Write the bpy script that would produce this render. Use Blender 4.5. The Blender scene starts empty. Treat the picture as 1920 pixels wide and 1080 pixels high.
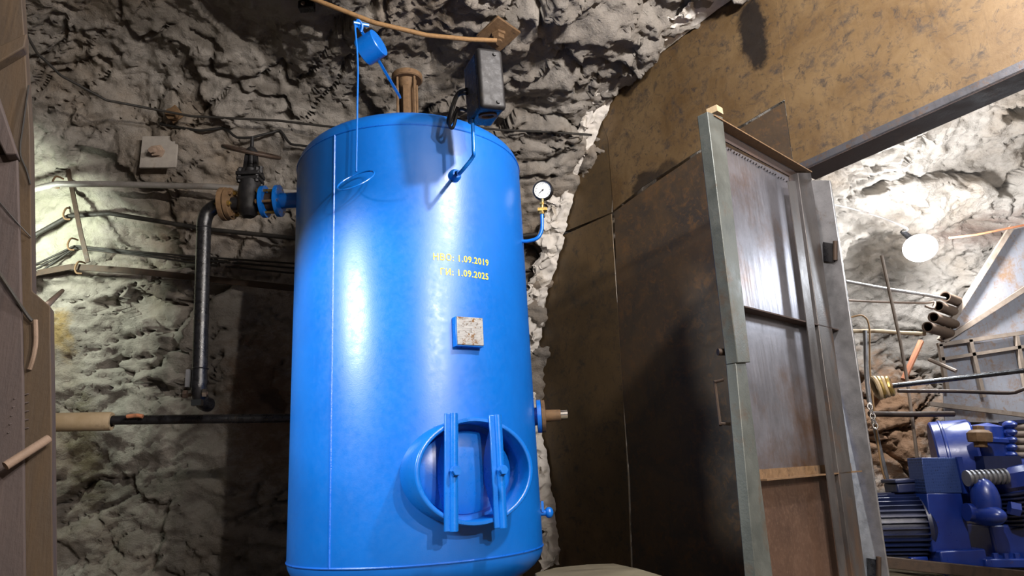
import bpy, bmesh, math, random
import numpy as np
from mathutils import Vector, Matrix, noise
from mathutils.bvhtree import BVHTree
from math import sin, cos, tan, pi, radians, sqrt, atan2
SC = bpy.context.scene
random.seed(4); noise.seed_set(7)
V = Vector
# ------------------------------------------------------------------ camera
H = 0.75                                   # camera height above the floor
F = 1300.0; PITCH = radians(15.3); ROLL = radians(3.33)
_f = V((0, cos(PITCH), sin(PITCH))); _u0 = V((0, -sin(PITCH), cos(PITCH))); _r0 = V((1, 0, 0))
_r = _r0*cos(ROLL) - _u0*sin(ROLL); _u = _u0*cos(ROLL) + _r0*sin(ROLL)
CAM = V((0, 0, H))
cam = bpy.data.cameras.new('camera'); camo = bpy.data.objects.new('camera', cam)
SC.collection.objects.link(camo); SC.camera = camo
cam.sensor_width = 36; cam.lens = F/1920*36; cam.clip_start = 0.02
M3 = Matrix((_r, _u, -_f)).transposed()
camo.matrix_world = Matrix.Translation(CAM) @ M3.to_4x4()
# ------------------------------------------------------------------ world, lights, exposure
w = bpy.data.worlds.new('world'); SC.world = w; w.use_nodes = True
w.node_tree.nodes['Background'].inputs[0].default_value = (0.75, 0.78, 0.8, 1)
w.node_tree.nodes['Background'].inputs[1].default_value = 0.022
SC.view_settings.view_transform = 'Standard'; SC.view_settings.look = 'None'
SC.view_settings.exposure = 0.0; SC.view_settings.gamma = 1.0
SC.view_settings.use_curve_mapping = False
def lamp(name, kind, loc, power, col, **k):
    l = bpy.data.lights.new(name, kind); l.energy = power; l.color = col
    for a, b in k.items(): setattr(l, a, b)
    o = bpy.data.objects.new(name, l); SC.collection.objects.link(o); o.location = loc; return o
LA = V((1.3, 1.45, H+2.25)); LB = V((-2.05, 1.6, H+1.22)); LC = V((-3.2, 3.95, H+1.6))
def aim(o, tgt): o.rotation_euler = (V(tgt)-o.location).to_track_quat('-Z', 'Y').to_euler()
lamp('gallery_lamp', 'POINT', LA, 290, (1, .95, .93), shadow_soft_size=.07)
lamp('work_lamp', 'POINT', (2.0, -.6, H+1.75), 390, (1, .92, .84), shadow_soft_size=.04)
lamp('work_lamp', 'POINT', (2.0, -1.9, H+1.75), 390, (1, .92, .84), shadow_soft_size=.05)
aim(lamp('hooded_lamp', 'SPOT', LB, 280, (.97, 1, .98), shadow_soft_size=.16, spot_size=radians(46), spot_blend=.12), (-.60, 2.97, H+.36))
aim(lamp('side_lamp', 'SPOT', LC, 75, (.90, 1, .85), shadow_soft_size=.06, spot_size=radians(165), spot_blend=.35), LC+V((-.45, .8, 0)))
# ------------------------------------------------------------------ pixel helpers (true positions in the world)
def ray(x, y): return (_r*((x-960)/F) - _u*((y-540)/F) + _f)
def P(x, y, Y):
    d = ray(x, y); return CAM + d*(Y/d.y)
def onplane(x, y, p0, n):
    d = ray(x, y); return CAM + d*((p0-CAM).dot(n)/d.dot(n))
def px(d, Y): return d*Y/F*1.0
TX, TY, TR = -.524, 3.53, .6
Z0, Z1 = H-.314, H+1.63
def cyl(az, r, z): return V((TX+r*sin(az), TY-r*cos(az), z))
def T(x, y, R=TR):
    d = ray(x, y); a = d.x**2+d.y**2; b = -2*(d.x*TX+d.y*TY); c = TX*TX+TY*TY-R*R
    t = (-b-sqrt(max(b*b-4*a*c, 0)))/(2*a); p = CAM+d*t
    return atan2(p.x-TX, TY-p.y), p.z
HINGE = P(1503, 330, 3.35)
WAZ = radians(-38.5); WD = V((sin(WAZ), cos(WAZ), 0)); WN = V((-cos(WAZ), sin(WAZ), 0))   # along the wall, towards the camera side
DAZ = radians(45.7); DD = V((sin(DAZ), cos(DAZ), 0)); DN = V((cos(DAZ), -sin(DAZ), 0))
def W(x, y, off=0): return onplane(x, y, HINGE+WN*off, WN)
def D(x, y, off=0): return onplane(x, y, HINGE+DN*off, DN)
LD = P(1725, 465, 5.08)
lamp('engine_room_lamp', 'POINT', LD+V((0, -.2, -.02)), 190, (.95, .97, 1), shadow_soft_size=.09)
_p = D(1440, 535); _d = (_p-CAM).normalized(); _q = _d-DN*2*_d.dot(DN)
lamp('engine_room_side_lamp', 'POINT', _p+_q*2.3, 58, (.86, .92, 1), shadow_soft_size=.12)
# ------------------------------------------------------------------ mesh builder
def basis(a):
    a = a.normalized(); t = V((0, 0, 1)) if abs(a.z) < .9 else V((1, 0, 0))
    u = t.cross(a).normalized(); return u, a.cross(u), a
ROOT = {}
class B:
    def __init__(s): s.v = []; s.f = []
    def add(s, vs, fs):
        n = len(s.v); s.v += [V(x) for x in vs]; s.f += [[i+n for i in f] for f in fs]; return s
    def box(s, c, size, R=None):
        c = V(c); a, b, d = [x/2 for x in size]; R = R or Matrix.Identity(3)
        vs = [c+R@V((x*a, y*b, z*d)) for x in(-1, 1) for y in(-1, 1) for z in(-1, 1)]
        return s.add(vs, [(0, 1, 3, 2), (4, 6, 7, 5), (0, 4, 5, 1), (2, 3, 7, 6), (0, 2, 6, 4), (1, 5, 7, 3)])
    def bar(s, p, q, wd, th, n):           # rectangular bar p->q, width across, thickness along n
        p, q, n = V(p), V(q), V(n); a = (q-p).normalized(); n = (n-a*n.dot(a)).normalized(); t = a.cross(n)
        vs = [x+t*(i*wd/2)+n*(j*th/2) for x in(p, q) for i, j in((-1, -1), (1, -1), (1, 1), (-1, 1))]
        return s.add(vs, [(3, 2, 1, 0), (4, 5, 6, 7), (0, 1, 5, 4), (1, 2, 6, 5), (2, 3, 7, 6), (3, 0, 4, 7)])
    def prism(s, pts, vec):
        pts = [V(p) for p in pts]; vec = V(vec); n = len(pts)
        nn = V((0, 0, 0))
        for i in range(n): nn += pts[i].cross(pts[(i+1) % n])
        if nn.dot(vec) > 0: pts.reverse()
        fs = [list(range(n)), list(range(2*n-1, n-1, -1))]+[(i, i+n, (i+1) % n+n, (i+1) % n) for i in range(n)]
        return s.add(pts+[p+vec for p in pts], fs)
    def cyl(s, p, q, r, r2=None, seg=20, caps=True):
        p, q = V(p), V(q); u, v, a = basis(q-p); r2 = r if r2 is None else r2
        vs = [x+u*(rr*cos(2*pi*i/seg))+v*(rr*sin(2*pi*i/seg)) for x, rr in((p, r), (q, r2)) for i in range(seg)]
        fs = [(i, (i+1) % seg, (i+1) % seg+seg, i+seg) for i in range(seg)]
        if caps: fs += [list(range(seg-1, -1, -1)), list(range(seg, 2*seg))]
        return s.add(vs, fs)
    def tube(s, pts, r, seg=10, sub=6, closed=False, caps=True, rough=0):
        pts = [V(p) for p in pts]; n = len(pts); out = []
        if sub > 1 and n > 2 or closed:
            rng = n if closed else n-1
            for i in range(rng):
                g = (lambda k: pts[k % n]) if closed else (lambda k: pts[min(max(k, 0), n-1)])
                a, b, c, d = g(i-1), g(i), g(i+1), g(i+2)
                for k in range(sub):
                    t = k/sub
                    out.append(.5*((2*b)+(c-a)*t+(2*a-5*b+4*c-d)*t*t+(3*b-a-3*c+d)*t**3))
            if not closed: out.append(pts[-1])
        else: out = pts
        if rough: out = [p+noise.noise_vector(p*9)*rough for p in out]
        m = len(out); vs = []; u = None
        for i, p in enumerate(out):
            a = (out[(i+1) % m]-out[i-1]) if closed else (out[min(i+1, m-1)]-out[max(i-1, 0)])
            a.normalize()
            if u is None: u = basis(a)[0]
            u = (u-a*u.dot(a)).normalized(); v = a.cross(u)
            vs += [p+u*(r*cos(2*pi*k/seg))+v*(r*sin(2*pi*k/seg)) for k in range(seg)]
        fs = []
        for i in range(m if closed else m-1):
            j = (i+1) % m
            for k in range(seg): fs.append((i*seg+k, i*seg+(k+1) % seg, j*seg+(k+1) % seg, j*seg+k))
        if caps and not closed: fs += [list(range(seg-1, -1, -1)), [(m-1)*seg+k for k in range(seg)]]
        return s.add(vs, fs)
    def lathe(s, prof, o, axis, seg=32, sx=1, sy=1, ref=None, cap=False):
        o = V(o); u, v, a = basis(V(axis))
        if ref is not None:
            u = V(ref); u = (u-a*u.dot(a)).normalized(); v = a.cross(u)
        vs = [o+u*(sx*r*cos(2*pi*k/seg))+v*(sy*r*sin(2*pi*k/seg))+a*h for r, h in prof for k in range(seg)]
        fs = [(i*seg+k, i*seg+(k+1) % seg, (i+1)*seg+(k+1) % seg, (i+1)*seg+k) for i in range(len(prof)-1) for k in range(seg)]
        if cap: fs += [list(range(seg-1, -1, -1)), [(len(prof)-1)*seg+k for k in range(seg)]]
        return s.add(vs, fs)
    def torus(s, c, axis, R, r, seg=28, ts=8, sx=1, sy=1, ref=None):
        pr = [(R+r*cos(2*pi*i/ts), r*sin(2*pi*i/ts)) for i in range(ts+1)]
        return s.lathe(pr, c, axis, seg, sx, sy, ref)
    def ball(s, c, r, seg=16, scale=(1, 1, 1), axis=(0, 0, 1)):
        n = seg//2; c = V(c); u, v, a = basis(V(axis)); vs = []; fs = []
        for i in range(n+1):
            t = pi*i/n
            for k in range(seg):
                p = 2*pi*k/seg
                vs.append(c+u*(r*scale[0]*sin(t)*cos(p))+v*(r*scale[1]*sin(t)*sin(p))+a*(-r*scale[2]*cos(t)))
        for i in range(n):
            for k in range(seg): fs.append((i*seg+k, i*seg+(k+1) % seg, (i+1)*seg+(k+1) % seg, (i+1)*seg+k))
        return s.add(vs, fs)
    def nut(s, c, axis, r, h): return s.cyl(V(c), V(c)+V(axis).normalized()*h, r, seg=6)
    def build(s, name, mat, parent=None, bev=0, ang=38, label=None):
        me = bpy.data.meshes.new(name); o0 = ROOT.get(parent.name, V((0, 0, 0))) if parent else None
        if parent is None:
            xs = [min(v[i] for v in s.v) for i in range(3)]; xe = [max(v[i] for v in s.v) for i in range(3)]
            o0 = V(((xs[0]+xe[0])/2, (xs[1]+xe[1])/2, xs[2]))
        me.from_pydata([v-o0 for v in s.v], [], s.f); me.validate()
        bm = bmesh.new(); bm.from_mesh(me); bmesh.ops.remove_doubles(bm, verts=bm.verts, dist=1e-5)
        bmesh.ops.recalc_face_normals(bm, faces=bm.faces); bm.to_mesh(me); bm.free()
        me.polygons.foreach_set('use_smooth', [True]*len(me.polygons)); me.set_sharp_from_angle(angle=radians(ang))
        me.materials.append(mat)
        o = bpy.data.objects.new(name, me); SC.collection.objects.link(o)
        if parent: o.parent = parent; ROOT[o.name] = o0
        else: o.location = o0; ROOT[o.name] = o0
        if bev:
            m = o.modifiers.new('bevel', 'BEVEL'); m.width = bev; m.segments = 2; m.limit_method = 'ANGLE'; m.angle_limit = radians(40)
        if label: o['label'] = label
        return o
def tag(o, label, cat, group=None):
    o['label'] = label; o['category'] = cat
    if group: o['group'] = group
    return o
def thing(name, loc, label=None, cat=None, group=None):
    o = bpy.data.objects.new(name, None); SC.collection.objects.link(o); o.location = V(loc); ROOT[o.name] = V(loc)
    o.empty_display_size = .1
    if label: tag(o, label, cat, group)
    return o
def struct(o): o['kind'] = 'structure'; return o
# ------------------------------------------------------------------ materials
class N:
    def __init__(s, name):
        s.m = bpy.data.materials.new(name); s.m.use_nodes = True; s.t = s.m.node_tree; s.b = s.t.nodes['Principled BSDF']
        s.tc = s.t.nodes.new('ShaderNodeTexCoord'); s.co = s.tc.outputs['Object']
    def n(s, typ, **k):
        x = s.t.nodes.new('ShaderNode'+typ)
        for a, b in k.items(): setattr(x, a, b)
        return x
    def l(s, a, b): s.t.links.new(a, b)
    def map(s, scale, rot=(0, 0, 0), loc=(0, 0, 0)):
        m = s.n('Mapping'); m.inputs['Scale'].default_value = scale; m.inputs['Rotation'].default_value = rot; m.inputs['Location'].default_value = loc
        s.l(s.co, m.inputs[0]); return m.outputs[0]
    def noise(s, sc, det=6, rough=.6, co=None, dist=0):
        x = s.n('TexNoise'); x.inputs['Scale'].default_value = sc; x.inputs['Detail'].default_value = det; x.inputs['Roughness'].default_value = rough
        x.inputs['Distortion'].default_value = dist; s.l(co or s.co, x.inputs['Vector']); return x.outputs[0]
    def ramp(s, f, stops):
        r = s.n('ValToRGB'); e = r.color_ramp.elements
        while len(e) < len(stops): e.new(.5)
        for i, (p, c) in enumerate(stops):
            e[i].position = p; e[i].color = (*c, 1) if len(c) == 3 else c
        s.l(f, r.inputs[0]); return r.outputs[0]
    def fr(s, f, lo, hi, a=0, b=1):
        m = s.n('MapRange'); m.inputs[1].default_value = lo; m.inputs[2].default_value = hi; m.inputs[3].default_value = a; m.inputs[4].default_value = b
        s.l(f, m.inputs[0]); return m.outputs[0]
    def mix(s, f, a, b, mode='MIX'):
        m = s.n('Mix', data_type='RGBA', blend_type=mode)
        for i, x in((0, f), (6, a), (7, b)):
            if isinstance(x, (int, float)): m.inputs[i].default_value = x
            elif isinstance(x, tuple): m.inputs[i].default_value = (*x, 1)
            else: s.l(x, m.inputs[i])
        return m.outputs[2]
    def math(s, op, a, b=0):
        m = s.n('Math', operation=op)
        for i, x in((0, a), (1, b)):
            if isinstance(x, (int, float)): m.inputs[i].default_value = x
            else: s.l(x, m.inputs[i])
        return m.outputs[0]
    def bump(s, h, st, d, prev=None):
        b = s.n('Bump'); b.inputs['Strength'].default_value = st; b.inputs['Distance'].default_value = d; s.l(h, b.inputs['Height'])
        if prev: s.l(prev, b.inputs['Normal'])
        return b.outputs[0]
    def done(s, col, rough, metal=0, normal=None, **k):
        for nm, x in(('Base Color', col), ('Roughness', rough), ('Metallic', metal), ('Normal', normal)):
            if x is None: continue
            if isinstance(x, (int, float)): s.b.inputs[nm].default_value = x
            elif isinstance(x, tuple): s.b.inputs[nm].default_value = (*x, 1)
            else: s.l(x, s.b.inputs[nm])
        for a, b in k.items(): s.b.inputs[a].default_value = b
        return s.m
def worn(name, c1, c2, c3, sc=9, rough=.55, metal=.0, bump=.3, stretch=(1, 1, 1), w3=(.58, .72), rr=.15, bd=.004, spec=.5):
    n = N(name); co = n.map(stretch)
    a = n.noise(sc, 8, .65, co); b = n.noise(sc*.45, 6, .7, co, .4)
    col = n.mix(n.fr(a, .35, .65), c1, c2); col = n.mix(n.fr(b, *w3), col, c3)
    g = n.noise(sc*14, 4, .6)
    return n.done(col, n.fr(a, .3, .7, rough-rr, rough+rr), metal, n.bump(n.math('ADD', n.math('MULTIPLY', g, .4), a), bump, bd), **{'Specular IOR Level': spec})
def paint(name, c, c2, rough=.33, chips=.0, peel=.25, coat=.0):
    n = N(name); a = n.noise(3, 6, .6); f = n.noise(190, 3, .6); sp = n.noise(90, 2, .5)
    col = n.mix(n.fr(a, .35, .65), c, c2)
    if chips: col = n.mix(n.fr(n.noise(26, 8, .75), .68-chips, .70-chips), col, (.10, .045, .02))
    return n.done(col, n.fr(n.noise(30, 5, .7), .3, .7, rough-.06, rough+.08), 0, n.bump(n.math('ADD', f, n.math('MULTIPLY', sp, .4)), peel, .0012), **{'Specular IOR Level': .75})
def rockmat(name, dark, mid, light, warm, stains=()):
    n = N(name); co = n.map((1.0, 1, 1.6), (0, .6, .2))
    a = n.noise(1.3, 10, .62, co, .5); b = n.noise(7, 9, .72, co, .4); c = n.noise(60, 6, .75); d = n.noise(.9, 5, .6); e = n.noise(22, 8, .7, None, .3)
    col = n.ramp(a, [(.34, dark), (.5, mid), (.66, light)])
    col = n.mix(n.fr(d, .5, .68), col, warm)
    col = n.mix(n.math('MULTIPLY', n.fr(b, .45, .7), .4), col, light)
    col = n.mix(n.fr(c, .30, .42, .5, 0), col, (dark[0]*.4, dark[1]*.4, dark[2]*.4))
    col = n.mix(n.fr(e, .30, .42, .35, 0), col, (dark[0]*.4, dark[1]*.4, dark[2]*.4))
    geo = n.n('NewGeometry')
    for p_, sx, sz, cc_, am in stains:
        s1 = n.n('VectorMath', operation='SUBTRACT'); n.l(geo.outputs['Position'], s1.inputs[0]); s1.inputs[1].default_value = p_
        s2 = n.n('VectorMath', operation='MULTIPLY'); n.l(s1.outputs[0], s2.inputs[0]); s2.inputs[1].default_value = (1/sx, 1/(sx+.5), 1/sz)
        s3 = n.n('VectorMath', operation='LENGTH'); n.l(s2.outputs[0], s3.inputs[0])
        ee = n.math('ADD', s3.outputs[1], n.fr(b, .3, .7, -.5, .5)); col = n.mix(n.fr(ee, .5, 1.25, am, 0), col, cc_)
    h = n.math('ADD', n.math('MULTIPLY', b, .7), n.math('MULTIPLY', e, .35)); h = n.math('ADD', h, n.math('MULTIPLY', c, .22)); h = n.math('ADD', h, n.math('MULTIPLY', n.noise(170, 3, .6), .07))
    return n.done(col, .9, 0, n.bump(h, .75, .055), **{'Specular IOR Level': .25})
M = {}
M['rock'] = rockmat('rock', (.19, .168, .144), (.285, .258, .226), (.38, .35, .312), (.25, .20, .15), [
    (P(108, 620, 4.7), .10, .16, (.30, .20, .07), .8), (P(118, 850, 4.7), .12, .45, (.10, .085, .04), .7), (P(150, 430, 4.7), .3, .35, (.34, .33, .24), .5),
    (P(490, 760, 4.9), .28, .5, (.16, .09, .05), .7), (P(1690, 800, 5.7), .55, .55, (.24, .125, .06), .85), (P(1850, 430, 5.4), .35, .12, (.16, .11, .09), .7)])
M['lit_rock'] = worn('painted_lit_rock', (.62, .58, .52), (.75, .71, .66), (.42, .36, .28), 16, .9, 0, .8, bd=.012)  # paler than the rock: bright light on its edge put into the colour
M['floor'] = worn('floor_dirt', (.12, .09, .065), (.17, .13, .10), (.07, .05, .04), 6, .92, 0, .8, bd=.02)
M['concrete'] = worn('concrete', (.13, .11, .068), (.17, .145, .09), (.08, .065, .04), 5, .85, 0, .4)
M['blue'] = paint('blue_enamel', (.001, .130, .55), (.0015, .152, .62), .37, peel=.2)
M['blue2'] = paint('blue_enamel_parts', (.0015, .135, .57), (.002, .16, .64), .3, peel=.15)
M['weld'] = paint('blue_weld_bead', (.003, .12, .6), (.004, .14, .66), .3, peel=.9)
M['navy'] = paint('navy_enamel', (.005, .020, .17), (.010, .040, .26), .32, chips=.03)
M['navyd'] = paint('dark_navy_enamel', (.004, .008, .032), (.007, .015, .07), .4)
M['black'] = worn('black_paint', (.008, .008, .009), (.014, .014, .016), (.03, .024, .018), 30, .3, 0, .3)
M['casting'] = worn('black_casting', (.010, .010, .011), (.018, .017, .018), (.028, .023, .018), 40, .42, .0, .4, spec=.3)
M['rust'] = worn('rusted_iron', (.13, .075, .035), (.20, .12, .06), (.06, .035, .02), 40, .75, .2, .6)
M['rustpipe'] = worn('rusty_spare_pipe', (.075, .045, .028), (.12, .075, .045), (.05, .03, .02), 30, .75, .1, .5)
M['rustd'] = worn('dark_rust', (.035, .023, .016), (.06, .036, .023), (.022, .017, .014), 30, .65, .3, .5)
M['tan'] = worn('tan_dusty_pipe', (.34, .25, .14), (.42, .32, .2), (.14, .10, .05), 12, .7, 0, .4)
M['brass'] = worn('brass', (.42, .28, .08), (.5, .36, .12), (.2, .12, .04), 30, .35, .9, .2)
M['chrome'] = N('chrome').done((.8, .78, .76), .18, 1)
M['steel'] = worn('grey_steel', (.20, .20, .21), (.28, .28, .29), (.14, .09, .06), 14, .42, .6, .3, w3=(.6, .75))
M['galv'] = worn('grey_pipe', (.27, .25, .23), (.36, .34, .32), (.2, .14, .10), 18, .5, .3, .3)
M['white'] = N('gauge_white').done((.78, .82, .80), .3)
M['ink'] = N('black_print').done((.01, .01, .01), .5)
M['yellow'] = worn('yellow_stencil_paint', (.85, .62, .04), (.9, .70, .08), (.6, .5, .14), 60, .5, 0, .1, w3=(.6, .68))
M['rubber'] = N('black_cable_sheath').done((.012, .011, .010), .55)
M['cable'] = worn('dusty_cable', (.012, .010, .008), (.022, .018, .014), (.035, .028, .02), 30, .7)
M['rope'] = worn('rusty_wire_rope', (.27, .15, .06), (.36, .21, .09), (.16, .09, .04), 60, .7, .1, .5)
M['timber'] = worn('brown_timber', (.036, .022, .011), (.058, .036, .018), (.022, .013, .007), 5, .8, 0, .5, stretch=(6, 6, .6))
M['timberg'] = worn('grey_weathered_timber', (.042, .031, .03), (.07, .052, .048), (.023, .016, .013), 5, .85, 0, .7, stretch=(6, 6, .5))
M['rod'] = worn('worn_wooden_rod', (.16, .11, .078), (.22, .155, .115), (.1, .065, .04), 20, .8)
M['glass'] = N('gauge_glass').done((1, 1, 1), .03, 0, None, **{'Transmission Weight': 1.0, 'IOR': 1.1})
def bulbmat():
    n = N('lit_bulb'); n.b.inputs['Emission Color'].default_value = (.95, .97, 1, 1); n.b.inputs['Emission Strength'].default_value = 14
    n.b.inputs['Base Color'].default_value = (.9, .9, .9, 1); return n.m
M['bulb'] = bulbmat()
def platemat(name, c1, c2, c3, c4, spots=(), metal=.25, rough=.5, sc=3.0):
    """mill-scale steel sheet: rust film, dark scale patches, scratches, soot spots (world positions)"""
    n = N(name); geo = n.n('NewGeometry'); n.co = geo.outputs['Position']
    a = n.noise(sc, 9, .68, None, .5); b = n.noise(sc*2.7, 9, .75, None, .3); c = n.noise(sc*.55, 5, .6); g = n.noise(70, 4, .65)
    st = n.noise(4, 7, .7, n.map((9, 9, .5)))
    col = n.mix(n.fr(a, .36, .64), c1, c2)
    col = n.mix(n.fr(b, .54, .68), col, c3)
    col = n.mix(n.math('MULTIPLY', n.fr(st, .55, .75), .55), col, c4)
    fl = n.noise(19, 8, .8, None, .6)
    col = n.mix(n.math('MULTIPLY', n.fr(g, .5, .75), .35), col, c2)
    col = n.mix(n.fr(fl, .53, .63, 0, .8), col, c3)
    for (p, sx, sz, amt) in spots:
        s1 = n.n('VectorMath', operation='SUBTRACT'); n.l(geo.outputs['Position'], s1.inputs[0]); s1.inputs[1].default_value = p
        s2 = n.n('VectorMath', operation='MULTIPLY'); n.l(s1.outputs[0], s2.inputs[0]); s2.inputs[1].default_value = (1/sx, 1/sx, 1/sz)
        s3 = n.n('VectorMath', operation='LENGTH'); n.l(s2.outputs[0], s3.inputs[0])
        e = n.math('ADD', s3.outputs[1], n.fr(b, .3, .7, -.35, .35))
        col = n.mix(n.fr(e, .75, 1.1, amt, 0), col, (.012, .010, .010))
    return n.done(col, n.fr(b, .3, .7, rough-.14, rough+.16), metal, n.bump(n.math('ADD', n.math('MULTIPLY', g, .3), b), .25, .004))
M['plate_gold'] = platemat('rust_film_sheet', (.105, .062, .026), (.17, .112, .054), (.040, .032, .028), (.065, .043, .024),
    [(W(1412, 62), .085, .24, .93), (W(1215, 345), .13, .10, .8), (W(1250, 320), .1, .06, .6)])
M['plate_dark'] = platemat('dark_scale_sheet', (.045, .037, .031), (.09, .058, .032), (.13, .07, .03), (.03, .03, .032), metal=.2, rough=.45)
M['plate_mid'] = platemat('brown_scale_sheet', (.085, .058, .03), (.14, .09, .042), (.05, .042, .034), (.06, .04, .025), metal=.3, rough=.45)
M['scale_blue'] = platemat('blue_grey_mill_scale', (.075, .078, .088), (.11, .11, .125), (.13, .075, .04), (.05, .045, .045), metal=.5, rough=.4)
def doorpanel():
    n = N('glossy_mill_scale_panel'); geo = n.n('NewGeometry'); n.co = geo.outputs['Position']
    st = n.noise(5, 8, .65, n.map((14, 14, .7))); a = n.noise(3.2, 7, .65); g = n.noise(60, 5, .7); b = n.noise(1.2, 5, .6)
    col = n.mix(n.fr(a, .35, .65), (.15, .15, .17), (.27, .27, .31)); col = n.mix(n.fr(n.math('ADD', b, n.math('MULTIPLY', g, .12)), .58, .72), col, (.15, .085, .05))
    return n.done(col, n.fr(st, .3, .7, .30, .50), .75, n.bump(n.math('ADD', n.math('MULTIPLY', st, .6), g), .1, .003))
M['panel'] = doorpanel()
def panel3():
    n = N('brown_film_panel'); geo = n.n('NewGeometry'); n.co = geo.outputs['Position']
    st = n.noise(5, 8, .65, n.map((14, 14, .7))); a = n.noise(3.2, 7, .65); g = n.noise(60, 5, .7)
    col = n.mix(n.fr(a, .35, .65), (.085, .05, .036), (.15, .088, .06)); col = n.mix(n.fr(g, .5, .75), col, (.19, .12, .085))
    return n.done(col, n.fr(st, .3, .7, .34, .5), .45, n.bump(n.math('ADD', n.math('MULTIPLY', st, .6), g), .12, .003))
M['panel3'] = panel3()
M['stile'] = worn('greenish_worn_paint', (.075, .085, .08), (.11, .12, .11), (.10, .062, .035), 9, .5, .3, .35, w3=(.52, .68))
M['frame'] = worn('rusty_angle_iron', (.055, .05, .05), (.09, .083, .08), (.11, .06, .032), 8, .45, .45, .4, stretch=(1, 1, .5), w3=(.52, .66))
M['lintel'] = worn('dark_brown_lintel', (.035, .022, .019), (.05, .032, .027), (.07, .038, .025), 9, .85, 0, .4)
M['sheet'] = platemat('blue_grey_dusty_sheet', (.24, .245, .275), (.33, .335, .37), (.26, .16, .095), (.23, .15, .09), metal=.1, rough=.55, sc=1.6)
M['angle'] = worn('dusty_angle_iron', (.22, .17, .13), (.30, .24, .19), (.15, .09, .055), 20, .65, .1, .4)
M['orange'] = worn('orange_rod', (.45, .16, .07), (.5, .2, .1), (.25, .12, .06), 20, .7)
M['nameplate'] = None
def nameplate():
    n = N('worn_white_nameplate'); a = n.noise(28, 6, .7); st = n.noise(30, 5, .6, n.map((1, 1, 9)))
    col = n.mix(n.fr(st, .45, .62), (.36, .36, .36), (.24, .24, .235)); col = n.mix(n.fr(a, .55, .60), col, (.16, .08, .025))
    col = n.mix(n.fr(n.noise(50, 5, .7), .57, .63), col, (.12, .09, .07))
    return n.done(col, .5, .1, n.bump(a, .4, .004))
M['nameplate'] = nameplate()
def perf():
    n = N('punched_guard_sheet'); n.co = n.tc.outputs['Object']
    v = n.n('TexVoronoi'); v.inputs['Scale'].default_value = 75; v.inputs['Randomness'].default_value = .15; n.l(n.map((1, 1, .8)), v.inputs['Vector'])
    col = n.mix(n.fr(v.outputs[0], .25, .36), (.006, .014, .05), (.03, .06, .20))
    return n.done(col, .4, .2, n.bump(v.outputs[0], .5, .003))
M['perf'] = perf()
# ------------------------------------------------------------------ rock gallery (wall, ceiling), floor
PROF = [(5.35, -.9), (5.2, .0), (5.15, .5), (5.04, 1.12), (4.80, 1.70), (4.45, 2.25), (4.02, 2.56), (3.5, 2.68), (2.6, 2.8), (1.4, 2.9), (0, 2.9), (-2.4, 2.7)]
def smooth(x): x = min(max(x, 0), 1); return x*x*(3-2*x)
def densify():
    out = []
    n = len(PROF)
    for i in range(n-1):
        g = lambda k: V((*PROF[min(max(k, 0), n-1)], 0))
        a, b, c, d = g(i-1), g(i), g(i+1), g(i+2)
        L = (c-b).length; st = .0165 if c.x > 2.2 else (.05 if c.x > 1 else .2)
        m = max(1, int(L/st))
        for k in range(m):
            t = k/m; out.append(.5*((2*b)+(c-a)*t+(2*a-5*b+4*c-d)*t*t+(3*b-a-3*c+d)*t**3))
    out.append(V((*PROF[-1], 0))); return out
def rockdisp(p):
    jag = smooth((p.x+1.0)/1.2)*smooth((p.z-1.9)/.9)              # the crown on the right is broken into blocks, the left is smoother
    wv = noise.noise_vector(p*1.7)*.20+noise.noise_vector(p*6)*.05+noise.noise_vector(p*19)*.012
    d = .15*noise.fractal(p*.75+V((3, 1, 7)), 1.0, 2.1, 4)
    q = p+wv; q = V((q.x*.60+q.z*.50, q.y, q.z*1.35-q.x*.42))     # slanting beds
    for sc, amp, til, off, jw in((1.5, .085, .26, 0, .75), (4.2, .032, .34, 3.3, .42), (11., .014, .34, 7.1, .55)):
        qq = q*sc+V((off, off, off)); wj = jw+(1.1-jw)*jag
        ds, pts = noise.voronoi(qq); c = pts[0]
        h = noise.cell(c*7.3+V((.5, .2, .9))); rv = noise.noise_vector(c*3.1+V((11, 5, 2))); g = ds[1]-ds[0]
        d += wj*(amp*h+til/sc*(qq-c).dot(rv)*.9)
        k = max(0, noise.noise(qq*.45+V((9, 2, 4)))-.05)
        d -= (.11/sc**.6)*max(0, 1-g/.055)*min(1, k*4)
    d += (.035+.025*jag)*noise.ridged_multi_fractal(q*1.9, .75, 2.2, 7, 1.0, 2.0)-.05
    bl = noise.noise(V((p.x*.55+p.z*.45, p.y*.4, p.z*2.2-p.x*.8))*2.0+wv*3)
    d -= .13*max(0, 1-abs(bl)/.035)*min(1, 3*max(0, noise.noise(p*1.1)+.15))      # long open bedding cracks
    d += .016*noise.fractal(p*9, .55, 2.1, 6)+.011*(noise.ridged_multi_fractal(V((p.x+p.z, p.y, p.z-p.x*.6))*11, .7, 2.2, 5, 1.0, 2.0)-1)
    return d
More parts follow.
